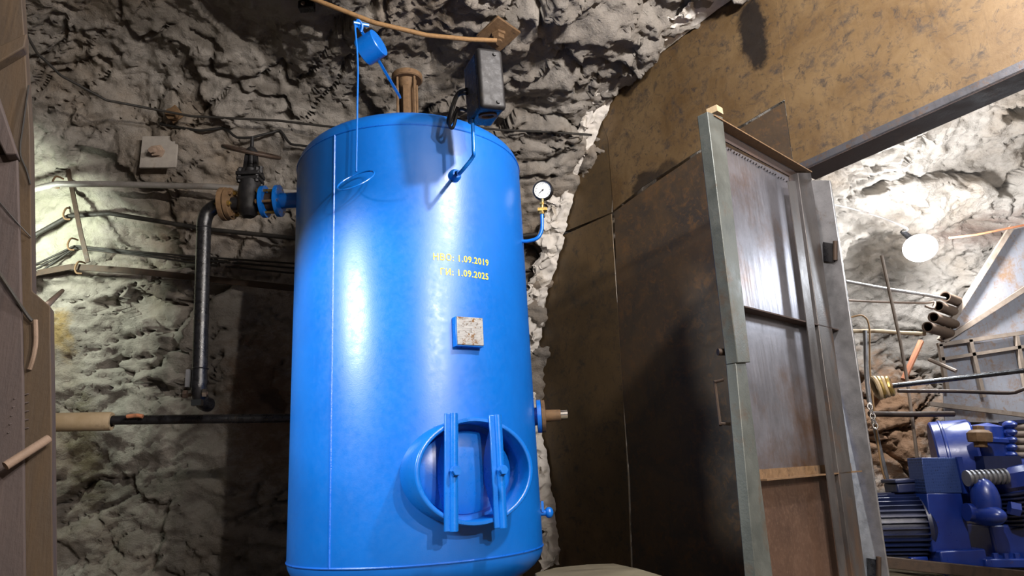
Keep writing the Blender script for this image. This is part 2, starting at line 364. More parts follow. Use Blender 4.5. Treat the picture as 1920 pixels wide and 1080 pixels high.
def build_rock():
    pr = densify(); n = len(pr)
    xs = []; x = -4.8
    while x < 6.5:
        xs.append(x); x += .0175 if x < 4.2 else .05
    tang = []
    for i in range(n):
        t = (pr[min(i+1, n-1)]-pr[max(i-1, 0)]).normalized(); tang.append(V((0, -t.y, t.x)))  # inward normal in (x,Y,z)
    allv = []; allf = []
    co = np.zeros((len(xs), n, 3)); knee = next(i for i, p in enumerate(pr) if p.y > 2.4)
    for i, x in enumerate(xs):
        dy = -.22*max(0, -2.9-x)**2+.75*smooth((x-1.2)/1.6)-1.2*max(0, x-3.9)**2 - .25*smooth((-x-.9)/1.3)
        dz = .30*smooth((-x-.6)/2.0)-.06*max(0, x-3.5)**2
        for j in range(n):
            b = pr[j]; f = smooth((b.y+.2)/2.2)
            p = V((x, b.x+dy*(1 if b.x > 4.2 else smooth(b.x/4.2)), b.y+H+dz*f))
            nn = tang[j]
            dd = rockdisp(p)
            p = p+V((0, nn.y, nn.z))*dd
            co[i, j] = p
    for name, j0, j1 in(('wall_back', 0, knee+1), ('ceiling', knee, n)):
        m = j1-j0; vs = co[:, j0:j1].reshape(-1, 3)
        I, J = np.meshgrid(np.arange(len(xs)-1), np.arange(m-1), indexing='ij')
        a = (I*m+J).ravel(); fs = np.stack([a, a+m, a+m+1, a+1], 1)
        me = bpy.data.meshes.new(name); me.from_pydata(vs.tolist(), [], fs.tolist())
        me.polygons.foreach_set('use_smooth', [True]*len(me.polygons)); me.materials.append(M['rock'])
        o = bpy.data.objects.new(name, me); SC.collection.objects.link(o); struct(o)
    m = n; I, J = np.meshgrid(np.arange(len(xs)-1), np.arange(m-1), indexing='ij'); a = (I*m+J).ravel()
    return BVHTree.FromPolygons(co.reshape(-1, 3).tolist(), np.stack([a, a+m, a+m+1, a+1], 1).tolist())
ROCK = build_rock()
def rockY(x, y, lim=5.6):
    h = ROCK.ray_cast(CAM, ray(x, y).normalized())
    return min(h[0].y, lim) if h[0] else lim
def lay(pxs, off, win=5, step=14, smoothn=3):
    # resample a picture line, put it on the rock as a taut cable lies: touching the bumps, bridging the hollows
    pts = []
    for (a, b) in zip(pxs[:-1], pxs[1:]):
        n_ = max(1, int(math.hypot(b[0]-a[0], b[1]-a[1])/step))
        pts += [(a[0]+(b[0]-a[0])*k/n_, a[1]+(b[1]-a[1])*k/n_) for k in range(n_)]
    pts.append(pxs[-1][:2]); Y = [rockY(*q) for q in pts]; n_ = len(Y)
    Y = [min(Y[max(0, i-win):i+win+1]) for i in range(n_)]
    for _ in range(smoothn): Y = [sum(Y[max(0, i-win):i+win+1])/len(Y[max(0, i-win):i+win+1]) for i in range(n_)]
    return [(q[0], q[1], y-off) for q, y in zip(pts, Y)]
fl = B(); nx = 60
vs = []
for i in range(nx+1):
    for j in range(nx+1):
        p = V((-5+11.5*i/nx, -2.4+8.6*j/nx, 0)); p.z = .05*noise.fractal(p*2, 1, 2, 4)-.03; vs.append(p)
fl.add(vs, [(i*(nx+1)+j, (i+1)*(nx+1)+j, (i+1)*(nx+1)+j+1, i*(nx+1)+j+1) for i in range(nx) for j in range(nx)])
struct(fl.build('floor', M['floor']))
# ------------------------------------------------------------------ steel partition
WR = struct(thing('wall_right', V((HINGE.x, HINGE.y, 0))))
def wplate(name, pxs, mat, off=0, th=.006, label=None):
    return B().prism([W(x, y, off) for x, y in pxs], -WN*th).build(name, M[mat], WR, label=label)
wplate('steel_plate', [(960, 470), (1059, 434), (1147, 398), (1153, 300), (1128, 150), (1000, 200)], 'plate_mid', 0, label='narrow brown sheet against the rock')
wplate('steel_plate', [(1150, 394), (1205, 350), (1306, 284), (1471, 186), (1452, -60), (1300, -60), (1100, 150), (1140, 260)], 'plate_gold', .004, label='brown rust-filmed sheet above the door with a black soot mark')
wplate('steel_plate', [(1471, 186), (1487, 304), (1510, 318), (1922, 128), (2150, 20), (2150, -300), (1440, -300), (1452, -60)], 'plate_gold', .0, label='golden brown sheet over the doorway')
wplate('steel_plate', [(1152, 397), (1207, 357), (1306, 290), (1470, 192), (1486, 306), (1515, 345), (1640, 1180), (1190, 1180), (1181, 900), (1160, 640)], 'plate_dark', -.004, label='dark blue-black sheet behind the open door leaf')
wplate('steel_plate', [(940, 482), (1059, 440), (1146, 401), (1155, 540), (1177.5, 900), (1187, 1180), (900, 1180)], 'plate_mid', -.002, label='dull brown sheet behind the blue tank')
jr = HINGE-WD*1.06; jr.z = 0; je = jr-WD*1.9
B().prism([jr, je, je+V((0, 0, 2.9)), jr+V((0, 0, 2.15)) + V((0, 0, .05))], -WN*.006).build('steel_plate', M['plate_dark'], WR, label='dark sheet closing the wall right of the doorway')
# lintel angle iron above the doorway
LT = struct(thing('trim_lintel', W(1510, 330)))
a, b = W(1500, 322, .012), W(2150, 28, .012)
lift = V((0, 0, .045)); 
B().prism([a, b, b+lift, a+lift], WN*-.01).build('angle_face', M['scale_blue'], LT)
a2, b2 = W(1497, 324, .012), W(2150, 30, .012)
B().prism([a2, b2, b2-WN*.17, a2-WN*.17], (0, 0, .012)).build('angle_flange', M['lintel'], LT)
# jamb post
JB = struct(thing('trim_jamb', V((HINGE.x, HINGE.y, 0))))
B().prism([W(1512, 338, .012), W(1556, 338, .012), W(1672, 1120, .012), W(1628, 1120, .012)], -WN*.012).build('jamb_face', M['steel'], JB, bev=.003)
B().prism([W(1514, 338, .0), W(1512, 338, -.09), W(1625, 1120, -.09), W(1628, 1120, .0)], (WD*-.01)).build('jamb_web', M['frame'], JB)
for y in (470, 1062):
    e = 1566-((470-y)*.1375)
    B().cyl(W(e, y-18, .02), W(e, y+18, .02), .011, seg=10).build('hinge_barrel', M['rustd'], JB)
    B().prism([W(e-22, y-16, .014), W(e-2, y-13, .014), W(e-1, y+22, .014), W(e-20, y+20, .014)], WN*.006).build('hinge_leaf', M['black'], JB)
# open door leaf
DR = struct(thing('door_1', D(1420, 1080)*1.0)); ROOT[DR.name] = DR.location.copy()
def dprism(pxs, off, th): return B().prism([D(x, y, off) for x, y in pxs], DN*th)
dprism([(1336, 262), (1490, 338), (1556, 617), (1375, 580)], 0, -.004).build('panel', M['panel'], DR, label='bright glossy top panel')
dprism([(1374, 580), (1556, 617), (1592, 880), (1412, 905)], 0, -.004).build('panel', M['panel'], DR, label='glossy blue-black middle panel')
dprism([(1411, 905), (1592, 880), (1625, 1130), (1436, 1140)], 0, -.004).build('panel', M['panel3'], DR, label='brown bottom panel')
# free edge stile: channel with a face and an outer flange
fs = B().prism([D(1307, 218, .0), D(1336, 228, .0), D(1385, 683, .0), D(1361, 684, .0)], DN*.05)
fs.build('free_stile', M['stile'], DR, bev=.003, label='greenish grey upper length of the free edge channel')
B().prism([D(1361, 684, .0), D(1380, 683, .0), D(1437, 1150, .0), D(1402, 1150, .0)], DN*.042).build('free_stile', M['stile'], DR, bev=.003, label='worn lower length of the free edge channel')
# hinge stile
B().prism([D(1478, 330, .0), D(1503, 330, .0), D(1610, 1150, .0), D(1585, 1150, .0)], DN*.05).build('hinge_stile', M['frame'], DR, bev=.003)
B().prism([D(1490, 340, .05), D(1476, 340, .05), D(1583, 1150, .05), D(1597, 1150, .05)], DN*.004).build('stile_lip', M['frame'], DR)
# top rail: angle iron, web hanging, flange standing out
a, b = D(1318, 224, 0), D(1503, 328, 0)
dz = V((0, 0, .055))
B().prism([a, b, b-dz, a-dz], DN*.006).build('rail', M['lintel'], DR)
B().prism([a, b, b+DN*.055, a+DN*.055], V((0, 0, -.006))).build('rail_flange', M['rust'], DR)
for (x0, y0, x1, y1, m, hgt) in((1374, 572, 1556, 612, 'frame', .02), (1412, 884, 1592, 866, 'rust', .035)):
    a, b = D(x0, y0, 0), D(x1, y1, 0); a.z = b.z = (a.z+b.z)/2
    r_ = B().prism([a, b, b-V((0, 0, hgt)), a-V((0, 0, hgt))], DN*.006).build('rail', M[m], DR)
    c = V((0, 0, hgt))
    B().prism([a-c, b-c, b-c+DN*.05, a-c+DN*.05], V((0, 0, -.006))).build('flange', M['lintel' if m == 'frame' else 'rust'], r_)
# weld lumps along the panel edges
wl = B()
for i in range(26):
    t = i/25; p = D(1345+130*t, 268+72*t, .004)+V((0, 0, .012*noise.noise(V((i*.7, 0, 0)))))
    wl.ball(p, .007, 6, (1.8, .5, .5))
wl.build('weld_bead', M['frame'], DR)
B().box(D(1341, 214, .015)+V((0, 0, .012)), (.05, .05, .03), Matrix.Rotation(-DAZ, 3, 'Z')).build('corner_block', M['tan'], DR)
# handle and latch on the outside face
hp = [D(1357, 712, -.02), D(1342, 716, -.05), D(1341, 720, -.055), D(1350, 792, -.055), D(1352, 794, -.05), D(1370, 795, -.02)]
B().tube(hp, .006, 8, 3).build('handle', M['rustd'], DR)
B().cyl(D(1346, 660, -.03), D(1366, 660, -.005), .014, seg=12).build('latch', M['rustd'], DR)
# ragged added strip by the sheets: pale colour paints in the lit rock edge
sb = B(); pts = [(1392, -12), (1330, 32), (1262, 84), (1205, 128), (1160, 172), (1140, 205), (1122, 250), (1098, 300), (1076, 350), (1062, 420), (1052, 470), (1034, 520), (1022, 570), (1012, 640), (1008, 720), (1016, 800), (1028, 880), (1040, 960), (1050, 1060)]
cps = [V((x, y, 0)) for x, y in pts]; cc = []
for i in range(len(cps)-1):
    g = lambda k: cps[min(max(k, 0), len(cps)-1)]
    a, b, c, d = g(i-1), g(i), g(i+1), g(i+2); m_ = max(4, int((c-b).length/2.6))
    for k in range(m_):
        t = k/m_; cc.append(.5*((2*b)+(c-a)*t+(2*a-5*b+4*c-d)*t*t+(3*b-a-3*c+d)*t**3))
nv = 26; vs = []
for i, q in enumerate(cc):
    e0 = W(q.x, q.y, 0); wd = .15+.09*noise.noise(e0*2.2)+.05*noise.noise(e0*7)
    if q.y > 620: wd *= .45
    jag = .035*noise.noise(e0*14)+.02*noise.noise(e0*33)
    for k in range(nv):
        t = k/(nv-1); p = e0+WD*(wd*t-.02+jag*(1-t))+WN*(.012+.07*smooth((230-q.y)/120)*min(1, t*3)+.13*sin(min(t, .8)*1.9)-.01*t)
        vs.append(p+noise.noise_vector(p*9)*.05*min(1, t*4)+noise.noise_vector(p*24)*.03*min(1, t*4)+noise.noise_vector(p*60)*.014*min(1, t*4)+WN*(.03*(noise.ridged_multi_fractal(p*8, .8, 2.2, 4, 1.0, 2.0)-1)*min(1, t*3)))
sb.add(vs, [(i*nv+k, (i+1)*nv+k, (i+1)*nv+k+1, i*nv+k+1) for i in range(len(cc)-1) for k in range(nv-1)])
struct(sb.build('trim_lit_rock', M['lit_rock'], ang=80))
# ------------------------------------------------------------------ tank
TK = thing('pressure_tank', (TX, TY, 0), 'tall bright blue welded steel pressure tank with an oval hatch', 'tank')
zb = Z0-.22; zt = Z1+.235
prof = []
for i in range(13):
    t = i/12*pi/2; prof.append((max(TR*sin(t)**.85, .001), Z0-.205*cos(t)))
for i in range(1, 12): prof.append((TR, Z0+(Z1-Z0)*i/12))
for i in range(17):
    t = i/16*pi/2; prof.append((max(TR*cos(t)**.85, .001), Z1+.20*sin(t)))
B().lathe(prof, (TX, TY, 0), (0, 0, 1), 128).build('shell', M['blue'], TK, ang=60)
B().torus((TX, TY, Z0), (0, 0, 1), TR, .005, 128, 6).build('weld_seam', M['weld'], TK)
B().torus((TX, TY, Z1), (0, 0, 1), TR, .004, 128, 6).build('weld_seam', M['weld'], TK)
saz = T(622, 700)[0]
B().tube([cyl(saz, TR, Z0+(Z1-Z0)*i/60) for i in range(61)], .0055, 6, 1).build('weld_seam', M['weld'], TK)
for k in range(3):
    az = radians(60+120*k); p = cyl(az, .47, 0)
    B().box(p+V((0, 0, (Z0-.06)/2)), (.10, .10, Z0-.06), Matrix.Rotation(az, 3, 'Z')).build('leg', M['blue2'], TK, bev=.01)
# --- lettering
def text(s, az0, z, size):
    cu = bpy.data.curves.new('t', 'FONT'); cu.body = s; cu.size = size; cu.align_x = 'RIGHT'; cu.space_character = 1.1; cu.resolution_u = 3
    o = bpy.data.objects.new('t', cu); SC.collection.objects.link(o)
    me = o.evaluated_get(bpy.context.evaluated_depsgraph_get()).to_mesh()
    vs = [v.co.copy() for v in me.vertices]; fs = [list(p.vertices) for p in me.polygons]
    par = list(range(len(vs)))
    def find(a):
        while par[a] != a: a = par[a]
        return a
    for f in fs:
        for k in f[1:]: par[find(k)] = find(f[0])
    isl = {}
    for f in fs: isl.setdefault(find(f[0]), []).append(f)
    chars = []                                     # islands that overlap in x make one character
    for fl_ in isl.values():
        xs_ = [vs[k].x for f in fl_ for k in f]; lo, hi = min(xs_), max(xs_)
        for c in chars:
            if lo < c[1]-1e-4 and hi > c[0]+1e-4: c[0] = min(c[0], lo); c[1] = max(c[1], hi); c[2] += fl_; break
        else: chars.append([lo, hi, list(fl_)])
    bpy.data.objects.remove(o); bpy.data.curves.remove(cu)
    for lo, hi, fl_ in sorted(chars, key=lambda c: c[0]):
        bb = B(); w_ = size*.024
        for q, (dx, dy) in enumerate(((-w_, 0), (w_, 0), (0, w_), (0, -w_))):    # four strokes laid over each other make the stencil bold
            used = sorted({k for f in fl_ for k in f}); ix = {k: n for n, k in enumerate(used)}
            bb.add([cyl(az0+((vs[k].x+dx)*.92)/TR, TR+.0012+.0002*q, z+vs[k].y+dy) for k in used], [[ix[k] for k in f] for f in fl_])
        bb.build('letter', M['yellow'], TK)
az, z = T(916, 499); text('НВО: 1.09.2019', az, z, .043)
az, z = T(916, 525); text('ГИ: 1.09.2025', az, z, .043)
# --- name plate on its bracket
az, z = T(874, 625); c = cyl(az, TR, z); R = Matrix.Rotation(az, 3, 'Z')
np_ = B().box(c+R@V((0, -.018, 0)), (.135, .036, .132), R).build('plate_bracket', M['blue2'], TK, bev=.002)
B().box(c+R@V((.001, -.0385, .002)), (.128, .005, .125), R).build('nameplate', M['nameplate'], np_, bev=.002)
# --- oval hatch
maz, mz = T(871, 884); MC = cyl(maz, TR, mz); rad = V((sin(maz), -cos(maz), 0)); tn = V((cos(maz), sin(maz), 0)); up = V((0, 0, 1))
HA, HB = .262, .212
ho = [(1.0, -.12), (1.0, .118), (.985, .122), (.93, .122), (.915, .118), (.91, -.12)]
B().lathe([(r, h) for r, h in ho], MC, rad, 72, HA, HB, tn).build('hatch_collar', M['blue2'], TK, ang=50)
lid = B().lathe([(.001, .03), (.45, .028), (.72, .018), (.80, .008), (.80, -.02)], MC, rad, 64, HA, HB, tn).build('hatch_lid', M['blue2'], TK, ang=50)
def yoke(pt, pb, name='yoke'):
    # pt, pb: top and bottom of the front flange, lying on the collar face
    ax = (pt-pb).normalized()
    y = B().bar(pb, pt, .058, .012, rad).build(name, M['blue2'], TK, bev=.003)
    # rounded front nose along the flange
    B().tube([pb+rad*.006+tn*.008, pt+rad*.006+tn*.008], .016, 12, 1).build('rib', M['blue2'], y)
    L = (pt-pb).length; mid = (pt+pb)/2; pts = []
    n = 16
    for i in range(n+1):
        t = i/n-.5; pts.append(mid+ax*(t*L*.86)-rad*(.004+.090*cos(t*pi)**1.2 if abs(t) < .5 else .004))
    poly = [mid+ax*(.43*L), mid-ax*(.43*L)]+pts
    B().prism([q-tn*.022 for q in poly], tn*.010).build('web', M['blue2'], y)
    B().cyl(mid-rad*.1, mid+rad*.045, .009, seg=10).build('bolt', M['blue2'], y)
    B().nut(mid+rad*.016+tn*.008, rad, .022, .016).nut(mid+rad*.034+tn*.008, rad, .018, .012).build('nut', M['blue2'], y)
    return y
def onface(x, y): return onplane(x, y, MC+rad*.128, rad)
yoke(onface(846, 775), onface(846, 997)); yoke(onface(928, 778), onface(939, 990))
# --- blue nozzle at the left, joined to the gate valve
NZ = P(520, 377, TY); NZ.x = TX-TR-.135
ndir = V((-1, 0, 0))
nz = B().cyl(V((TX-.5, TY, NZ.z)), NZ, .042, seg=28).build('nozzle', M['blue2'], TK)
B().lathe([(.044, -.022), (.088, -.018), (.088, .002), (.03, .002)], NZ, ndir, 40).build('flange', M['blue2'], nz)
B().torus(V((TX-TR+.01, TY, NZ.z)), ndir, .046, .008, 28).build('weld_seam', M['weld'], nz)
# --- right nozzle with a rusty counter flange and bright pipe end
az, z = T(1004, 781)
c = P(1004, 781, TY); c.x = TX+TR
rn = B().cyl(c-V((.12, 0, 0)), c+V((.035, 0, 0)), .045, seg=24).build('nozzle', M['blue2'], TK)
B().lathe([(.04, .012), (.082, .012), (.082, .032), (.03, .032)], c, (1, 0, 0), 32).build('flange', M['blue2'], rn)
B().lathe([(.02, .034), (.080, .034), (.080, .052), (.03, .056), (.028, .13), (.02, .13)], c, (1, 0, 0), 32).build('counter_flange', M['rust'], rn)
B().lathe([(.001, .12), (.024, .12), (.024, .165), (.018, .165), (.018, .13)], c, (1, 0, 0), 24).build('pipe_end', M['chrome'], rn)
# --- drain cock low at the right
c = P(1010, 962, TY); c.x = TX+TR-.01
dc = B().cyl(c, c+V((.05, 0, 0)), .014, seg=12).build('drain_cock', M['blue2'], TK)
B().ball(c+V((.05, 0, 0)), .022, 12, (1, 1, 1.2)).build('plug', M['blue2'], dc)
B().box(c+V((.02, -.01, .03)), (.012, .02, .05)).build('lever', M['blue2'], dc)
# ------------------------------------------------------------------ safety valve on the dome
sv = P(764, 190, TY-.02); ztop = Z1+.195
SV = thing('safety_valve', (sv.x, sv.y, ztop), 'rusty flanged safety valve with blue lever and weight on the tank dome', 'valve')
fz = P(766, 152, TY).z
c = V((sv.x, sv.y, 0))
B().lathe([(.036, ztop-.06), (.036, fz-.075), (.052, fz-.04), (.055, fz-.012)], c, (0, 0, 1), 28).build('neck', M['rust'], SV)
fl_ = B().lathe([(.02, fz-.014), (.082, fz-.014), (.088, fz-.008), (.088, fz+.018), (.082, fz+.024), (.03, fz+.024), (.03, fz-.01)], c, (0, 0, 1), 40).build('flange', M['rust'], SV)
for k in range(4):
    a_ = radians(45+90*k); q = c+V((cos(a_)*.068, sin(a_)*.068, 0))
    B().cyl(q+V((0, 0, ztop-.06)), q+V((0, 0, fz-.014)), .007, seg=8).build('stud', M['rust'], SV)
B().box(c+V((.0, -.045, (ztop+fz-.07)/2-.03)), (.036, .02, fz-ztop-.0)).build('lug', M['rust'], SV, bev=.004)
lp0 = P(750, 182, 3.42); lp1 = P(672, 48, 2.90)
lv = B().bar(lp0, lp1, .022, .012, V((1, 0, .3))).build('lever', M['blue2'], SV)
B().tube([lp1+V((-.012, 0, -.01)), lp1+V((0, -.015, .02)), lp1+V((.018, 0, 0)), lp1+V((.01, .01, -.03))], .007, 8, 5).build('hook', M['blue2'], lv)
B().cyl(lp1+V((-.02, -.02, .004)), lp1+V((.045, .02, .012)), .009, seg=8).build('pin', M['blue2'], lv)
wc = P(696, 89, 3.0); wa = V((.86, -.34, .30)).normalized()
B().lathe([(.001, -.052), (.066, -.052), (.07, -.048), (.07, .046), (.066, .05), (.001, .05)], wc, wa, 36).build('weight', M['blue2'], SV, label='blue cylindrical counterweight')
# pull rod with its ring
PR = thing('pull_rod', P(668, 335, 2.83), 'thin blue pull rod with a wire ring hanging in front of the tank', 'rod')
rt = [lp1+V((-.012, -.02, -.01)), P(671, 120, 2.885), P(670, 200, 2.885), P(668, 322, 2.885)]
B().tube(rt, .0045, 8, 5, rough=.001).build('rod', M['blue2'], PR)
B().torus(P(667, 338, 2.845), V((-.27, -.68, .68)), .088, .0038, 48, 8, 1, 1).build('ring', M['blue2'], PR)
# ------------------------------------------------------------------ black switch box on its bent tube
bx = P(906, 168, 2.72); Rb = Matrix.Rotation(radians(22), 3, 'Z') @ Matrix.Rotation(radians(-3), 3, 'Y')@Matrix.Rotation(radians(4), 3, 'X')
SB = thing('switch_box', bx, 'black dust-covered electrical switch box on a bent blue tube above the tank shoulder', 'box')
def rbox(c, s, R, r, name, mat, par, ax=None, seg=5):
    o = B().box(c, s, R).build(name, mat, par); m = o.modifiers.new('bevel', 'BEVEL'); m.width = r; m.segments = seg; m.limit_method = 'ANGLE'
    o.data.polygons.foreach_set('use_smooth', [True]*len(o.data.polygons)); return o
hs = rbox(bx, (.115, .17, .27), Rb, .014, 'housing', M['black'], SB)
cv = rbox(bx+Rb@V((0, -.092, 0)), (.118, .04, .278), Rb, .017, 'cover', M['casting'], SB)
for s_ in(-.11, .11):
    B().lathe([(.001, .006), (.007, .006), (.009, 0)], bx+Rb@V((.02, -.112, s_)), Rb@V((0, -1, 0)), 12).build('screw', M['casting'], cv)
B().lathe([(.026, .0), (.028, .006), (.018, .006), (.018, -.0), (.001, -.0)], bx+Rb@V((0, -.03, -.135)), Rb@V((0, 0, -1)), 20, 1, 1.5).build('gland_opening', M['rust'], SB)
baz, bz = T(852, 330); b0 = cyl(baz, TR, bz); br = V((sin(baz), -cos(baz), 0))
tb = [b0, b0+br*.05, P(862, 325, 2.82), P(886, 295, 2.76), P(888, 280, 2.74), P(886, 225, 2.74)]
tb_ = B().tube(tb, .0085, 10, 5).build('bent_tube', M['blue2'], SB)
B().lathe([(.03, -.005), (.03, .012), (.02, .03), (.012, .032)], b0, br, 20).build('boss', M['blue2'], tb_)
B().tube([bx+Rb@V((-.06, .05, .0)), P(858, 180, 2.8), P(846, 215, 2.8), P(843, 236, 2.84), P(850, 238, 2.86), P(862, 205, 2.84), bx+Rb@V((-.03, .08, -.08))], .0075, 8, 6).build('cable_loop', M['rubber'], SB)
B().tube([bx+Rb@V((-.06, .05, .02)), P(856, 178, 2.79), P(840, 225, 2.83), P(846, 230, 2.88), P(858, 200, 2.85)], .0075, 8, 6).build('cable_loop', M['rubber'], SB)
# ------------------------------------------------------------------ pressure gauge
gz = P(1018, 357, TY-.12)
GA = thing('pressure_gauge', P(1018, 380, TY-.12), 'round white dial pressure gauge on a bent blue tube at the tank side', 'gauge')
gd = V((-.22, -1, -.12)).normalized()
cs = B().lathe([(.001, -.025), (.05, -.025), (.054, -.018), (.054, .008), (.05, .012), (.046, .012), (.046, .004), (.001, .004)], gz, gd, 40).build('case', M['black'], GA)
di = B().lathe([(.001, .006), (.046, .006), (.046, .004)], gz, gd, 40).build('dial', M['white'], GA)
gu, gv, _ = basis(gd)
tk = B()
for i in range(21):
    t = radians(-45+270*i/20); dirv = gu*cos(t)+gv*sin(t)
    tk.bar(gz+gd*.0066+dirv*(.034 if i % 5 else .030), gz+gd*.0066+dirv*.041, .0016, .0006, gd)
tk.build('scale_marks', M['ink'], di)
e = P(1031, 346, TY-.12)-gz
B().bar(gz+gd*.008-e*.5, gz+gd*.008+e*.9, .003, .001, gd).ball(gz+gd*.008, .005, 8).build('needle', M['ink'], di)
B().cyl(P(1017, 374, TY-.12), P(1016, 404, TY-.12), .009, seg=12).nut(P(1016, 384, TY-.12), (0, 0, 1), .013, .012).box(P(1017, 393, TY-.12), (.05, .022, .016)).nut(P(1016, 402, TY-.12), (0, 0, 1), .014, .014).build('brass_cock', M['brass'], GA)
B().tube([P(975, 452, TY-.10), P(990, 452, TY-.11), P(1008, 446, TY-.12), P(1016, 430, TY-.12), P(1016, 402, TY-.12)], .0095, 10, 6).build('bent_tube', M['blue2'], GA)
# ------------------------------------------------------------------ gate valve and black drop pipe
vc = V((P(468, 365, TY).x, TY, NZ.z))
GV = thing('gate_valve', vc, 'black cast iron gate valve with handwheel between rusty flanges left of the tank', 'valve')
zz = vc.z
B().lathe([(.001, -.085), (.03, -.082), (.052, -.06), (.062, -.03), (.064, .03), (.058, .10), (.056, .125)], vc, (0, 0, 1), 32).build('body', M['casting'], GV)
B().cyl(vc+V((-.115, 0, 0)), vc+V((.115, 0, 0)), .036, seg=24).build('port', M['casting'], GV)
B().box(vc+V((0, 0, .131)), (.125, .10, .022)).build('bonnet_flange', M['casting'], GV, bev=.006)
B().box(vc+V((0, 0, .160)), (.130, .105, .024)).build('bonnet_flange', M['casting'], GV, bev=.006)
for sx in(-1, 1):
    for sy in(-1, 1):
        B().nut(vc+V((sx*.048, sy*.035, .108)), (0, 0, 1), .012, .082).build('bonnet_bolt', M['casting'], GV)
    B().bar(vc+V((sx*.034, 0, .17)), vc+V((sx*.022, 0, .295)), .018, .03, V((0, 1, 0))).build('yoke_arm', M['casting'], GV)
    B().nut(vc+V((sx*.055, 0, .172)), (0, 0, 1), .014, .04).build('gland_nut', M['casting'], GV)
B().lathe([(.03, .172), (.03, .2), (.018, .21), (.016, .28), (.034, .285), (.034, .31), (.02, .33), (.01, .33), (.01, .40), (.001, .405)], vc, (0, 0, 1), 16).build('stem', M['casting'], GV)
wa_ = V((.26, -.37, .84)).normalized()
hw = B().torus(vc+V((0, 0, .305)), wa_, .150, .011, 40, 8).build('handwheel', M['rustd'], GV)
wu, wv_, _ = basis(wa_)
for k in range(4):
    t = radians(90*k+35); B().cyl(vc+V((0, 0, .305)), vc+V((0, 0, .305))+(wu*cos(t)+wv_*sin(t))*.148, .007, seg=8).build('spoke', M['casting'], hw)
fx = [(-.105, 'rust'), (.085, 'blue2')]
for x0, m in fx:
    B().lathe([(.03, -.011), (.088, -.011), (.088, .011), (.03, .011)], vc+V((x0, 0, 0)), (1, 0, 0), 36).build('flange', M[m], GV)
xl = vc.x-.105; xr = vc.x+.085
for k in range(6):
    t = radians(60*k+20); o_ = V((0, cos(t)*.068, sin(t)*.068))
    B().cyl(V((xl-.055, TY, zz))+o_, V((xl+.032, TY, zz))+o_, .008, seg=8).nut(V((xl+.012, TY, zz))+o_, (1, 0, 0), .014, .014).build('flange_bolt', M['brass' if k % 2 else 'rust'], GV)
    B().cyl(V((xr-.03, TY, zz))+o_, V((NZ.x+.02, TY, zz))+o_, .008, seg=8).nut(V((xr-.026, TY, zz))+o_, (1, 0, 0), .014, .014).build('flange_bolt', M['brass' if k % 3 else 'rust'], GV)
B().cyl(V((xr, TY, zz)), V((NZ.x, TY, zz)), .05, seg=24).build('gasket', M['rustd'], GV)
dp = P(375, 700, TY); px0 = P(379, 480, TY).x; px1 = dp.x
DP = thing('drop_pipe', P(372, 745, TY), 'thick black vertical drain pipe with elbow left of the tank', 'pipe')
el = [V((xl-.02, TY, zz)), V((xl-.05, TY, zz)), V((px0+.055, TY, zz-.012)), V((px0+.015, TY, zz-.045)), V((px0, TY, zz-.10)), V((px0, TY, zz-.15))]
B().tube(el, .038, 24, 8).build('elbow', M['black'], DP)
B().lathe([(.03, -.012), (.092, -.012), (.092, .012), (.03, .012)], V((xl-.03, TY, zz)), (1, 0, 0), 36).build('flange', M['rust'], DP)
zl = P(372, 735, TY).z
B().cyl(V((px0, TY, zz-.15)), V((px1, TY, zl+.05)), .037, seg=28).build('pipe', M['black'], DP)
B().torus(V((px0, TY, zz-.135)), (0, 0, 1), .037, .004, 28).build('weld_seam', M['black'], DP)
B().torus(V((px1, TY, zl+.12)), (0, 0, 1), .037, .004, 28).build('weld_seam', M['black'], DP)
B().tube([V((px1, TY, zl+.06)), V((px1, TY, zl+.02)), V((px1-.002, TY+.02, zl-.02)), V((px1-.01, TY+.08, zl-.045)), V((px1-.012, TY+.14, zl-.05))], .038, 24, 6).build('elbow', M['black'], DP)
cl = B().box(V((px1-.052, TY-.005, zl+.07)), (.016, .05, .09)).build('clamp_plate', M['steel'], DP)
B().cyl(V((px1-.10, TY+.03, zl-.01)), V((px1+.05, TY-.02, zl-.01)), .009, seg=8).build('clamp_rod', M['rustd'], DP)
for x_ in(-.07, .03):
    B().nut(V((px1+x_, TY-.02, zl-.01)), (1, .2, 0), .022, .02).build('nut', M['chrome' if x_ > 0 else 'rustd'], DP)
B().box(V((px1-.0, TY-.01, zl-.055)), (.05, .03, .03)).build('bracket', M['chrome'], DP)
# ------------------------------------------------------------------ pipes, cables and hooks on the rock
def run(name, pxs, r, mat, label, cat, seg=10, sub=6, group=None, rough=0):
    return tag(B().tube([P(x, y, Y) for x, y, Y in pxs], r, seg, sub, rough=rough).build(name, M[mat]), label, cat, group)
def rrun(name, pxs, r, mat, label, cat, seg=10, group=None, off=None, win=7, step=14):
    pts_ = lay(pxs, off if off is not None else r*1.2, win, step)
    return tag(B().tube([P(*q) for q in pts_], r, seg, 2).build(name, M[mat]), label, cat, group)
rrun('wall_pipe', [(-150, 420), (30, 366), (55, 357), (108, 345), (200, 345), (400, 350), (560, 362)], .021, 'galv', 'grey pipe running level along the rock into the elbow beside the valve', 'pipe', 14, win=16, off=.06)
rrun('power_cable', [(-150, 590), (30, 470), (62, 443), (130, 405), (205, 400), (390, 430), (545, 446), (640, 455)], .016, 'cable', 'thick dusty cable sagging along the rock just below the grey pipe', 'cable', 12, win=10)
rrun('power_cable', [(940, 449), (990, 441), (1030, 437), (1085, 436)], .016, 'cable', 'thick dusty cable end on the rock behind the gauge tube', 'cable', 12)
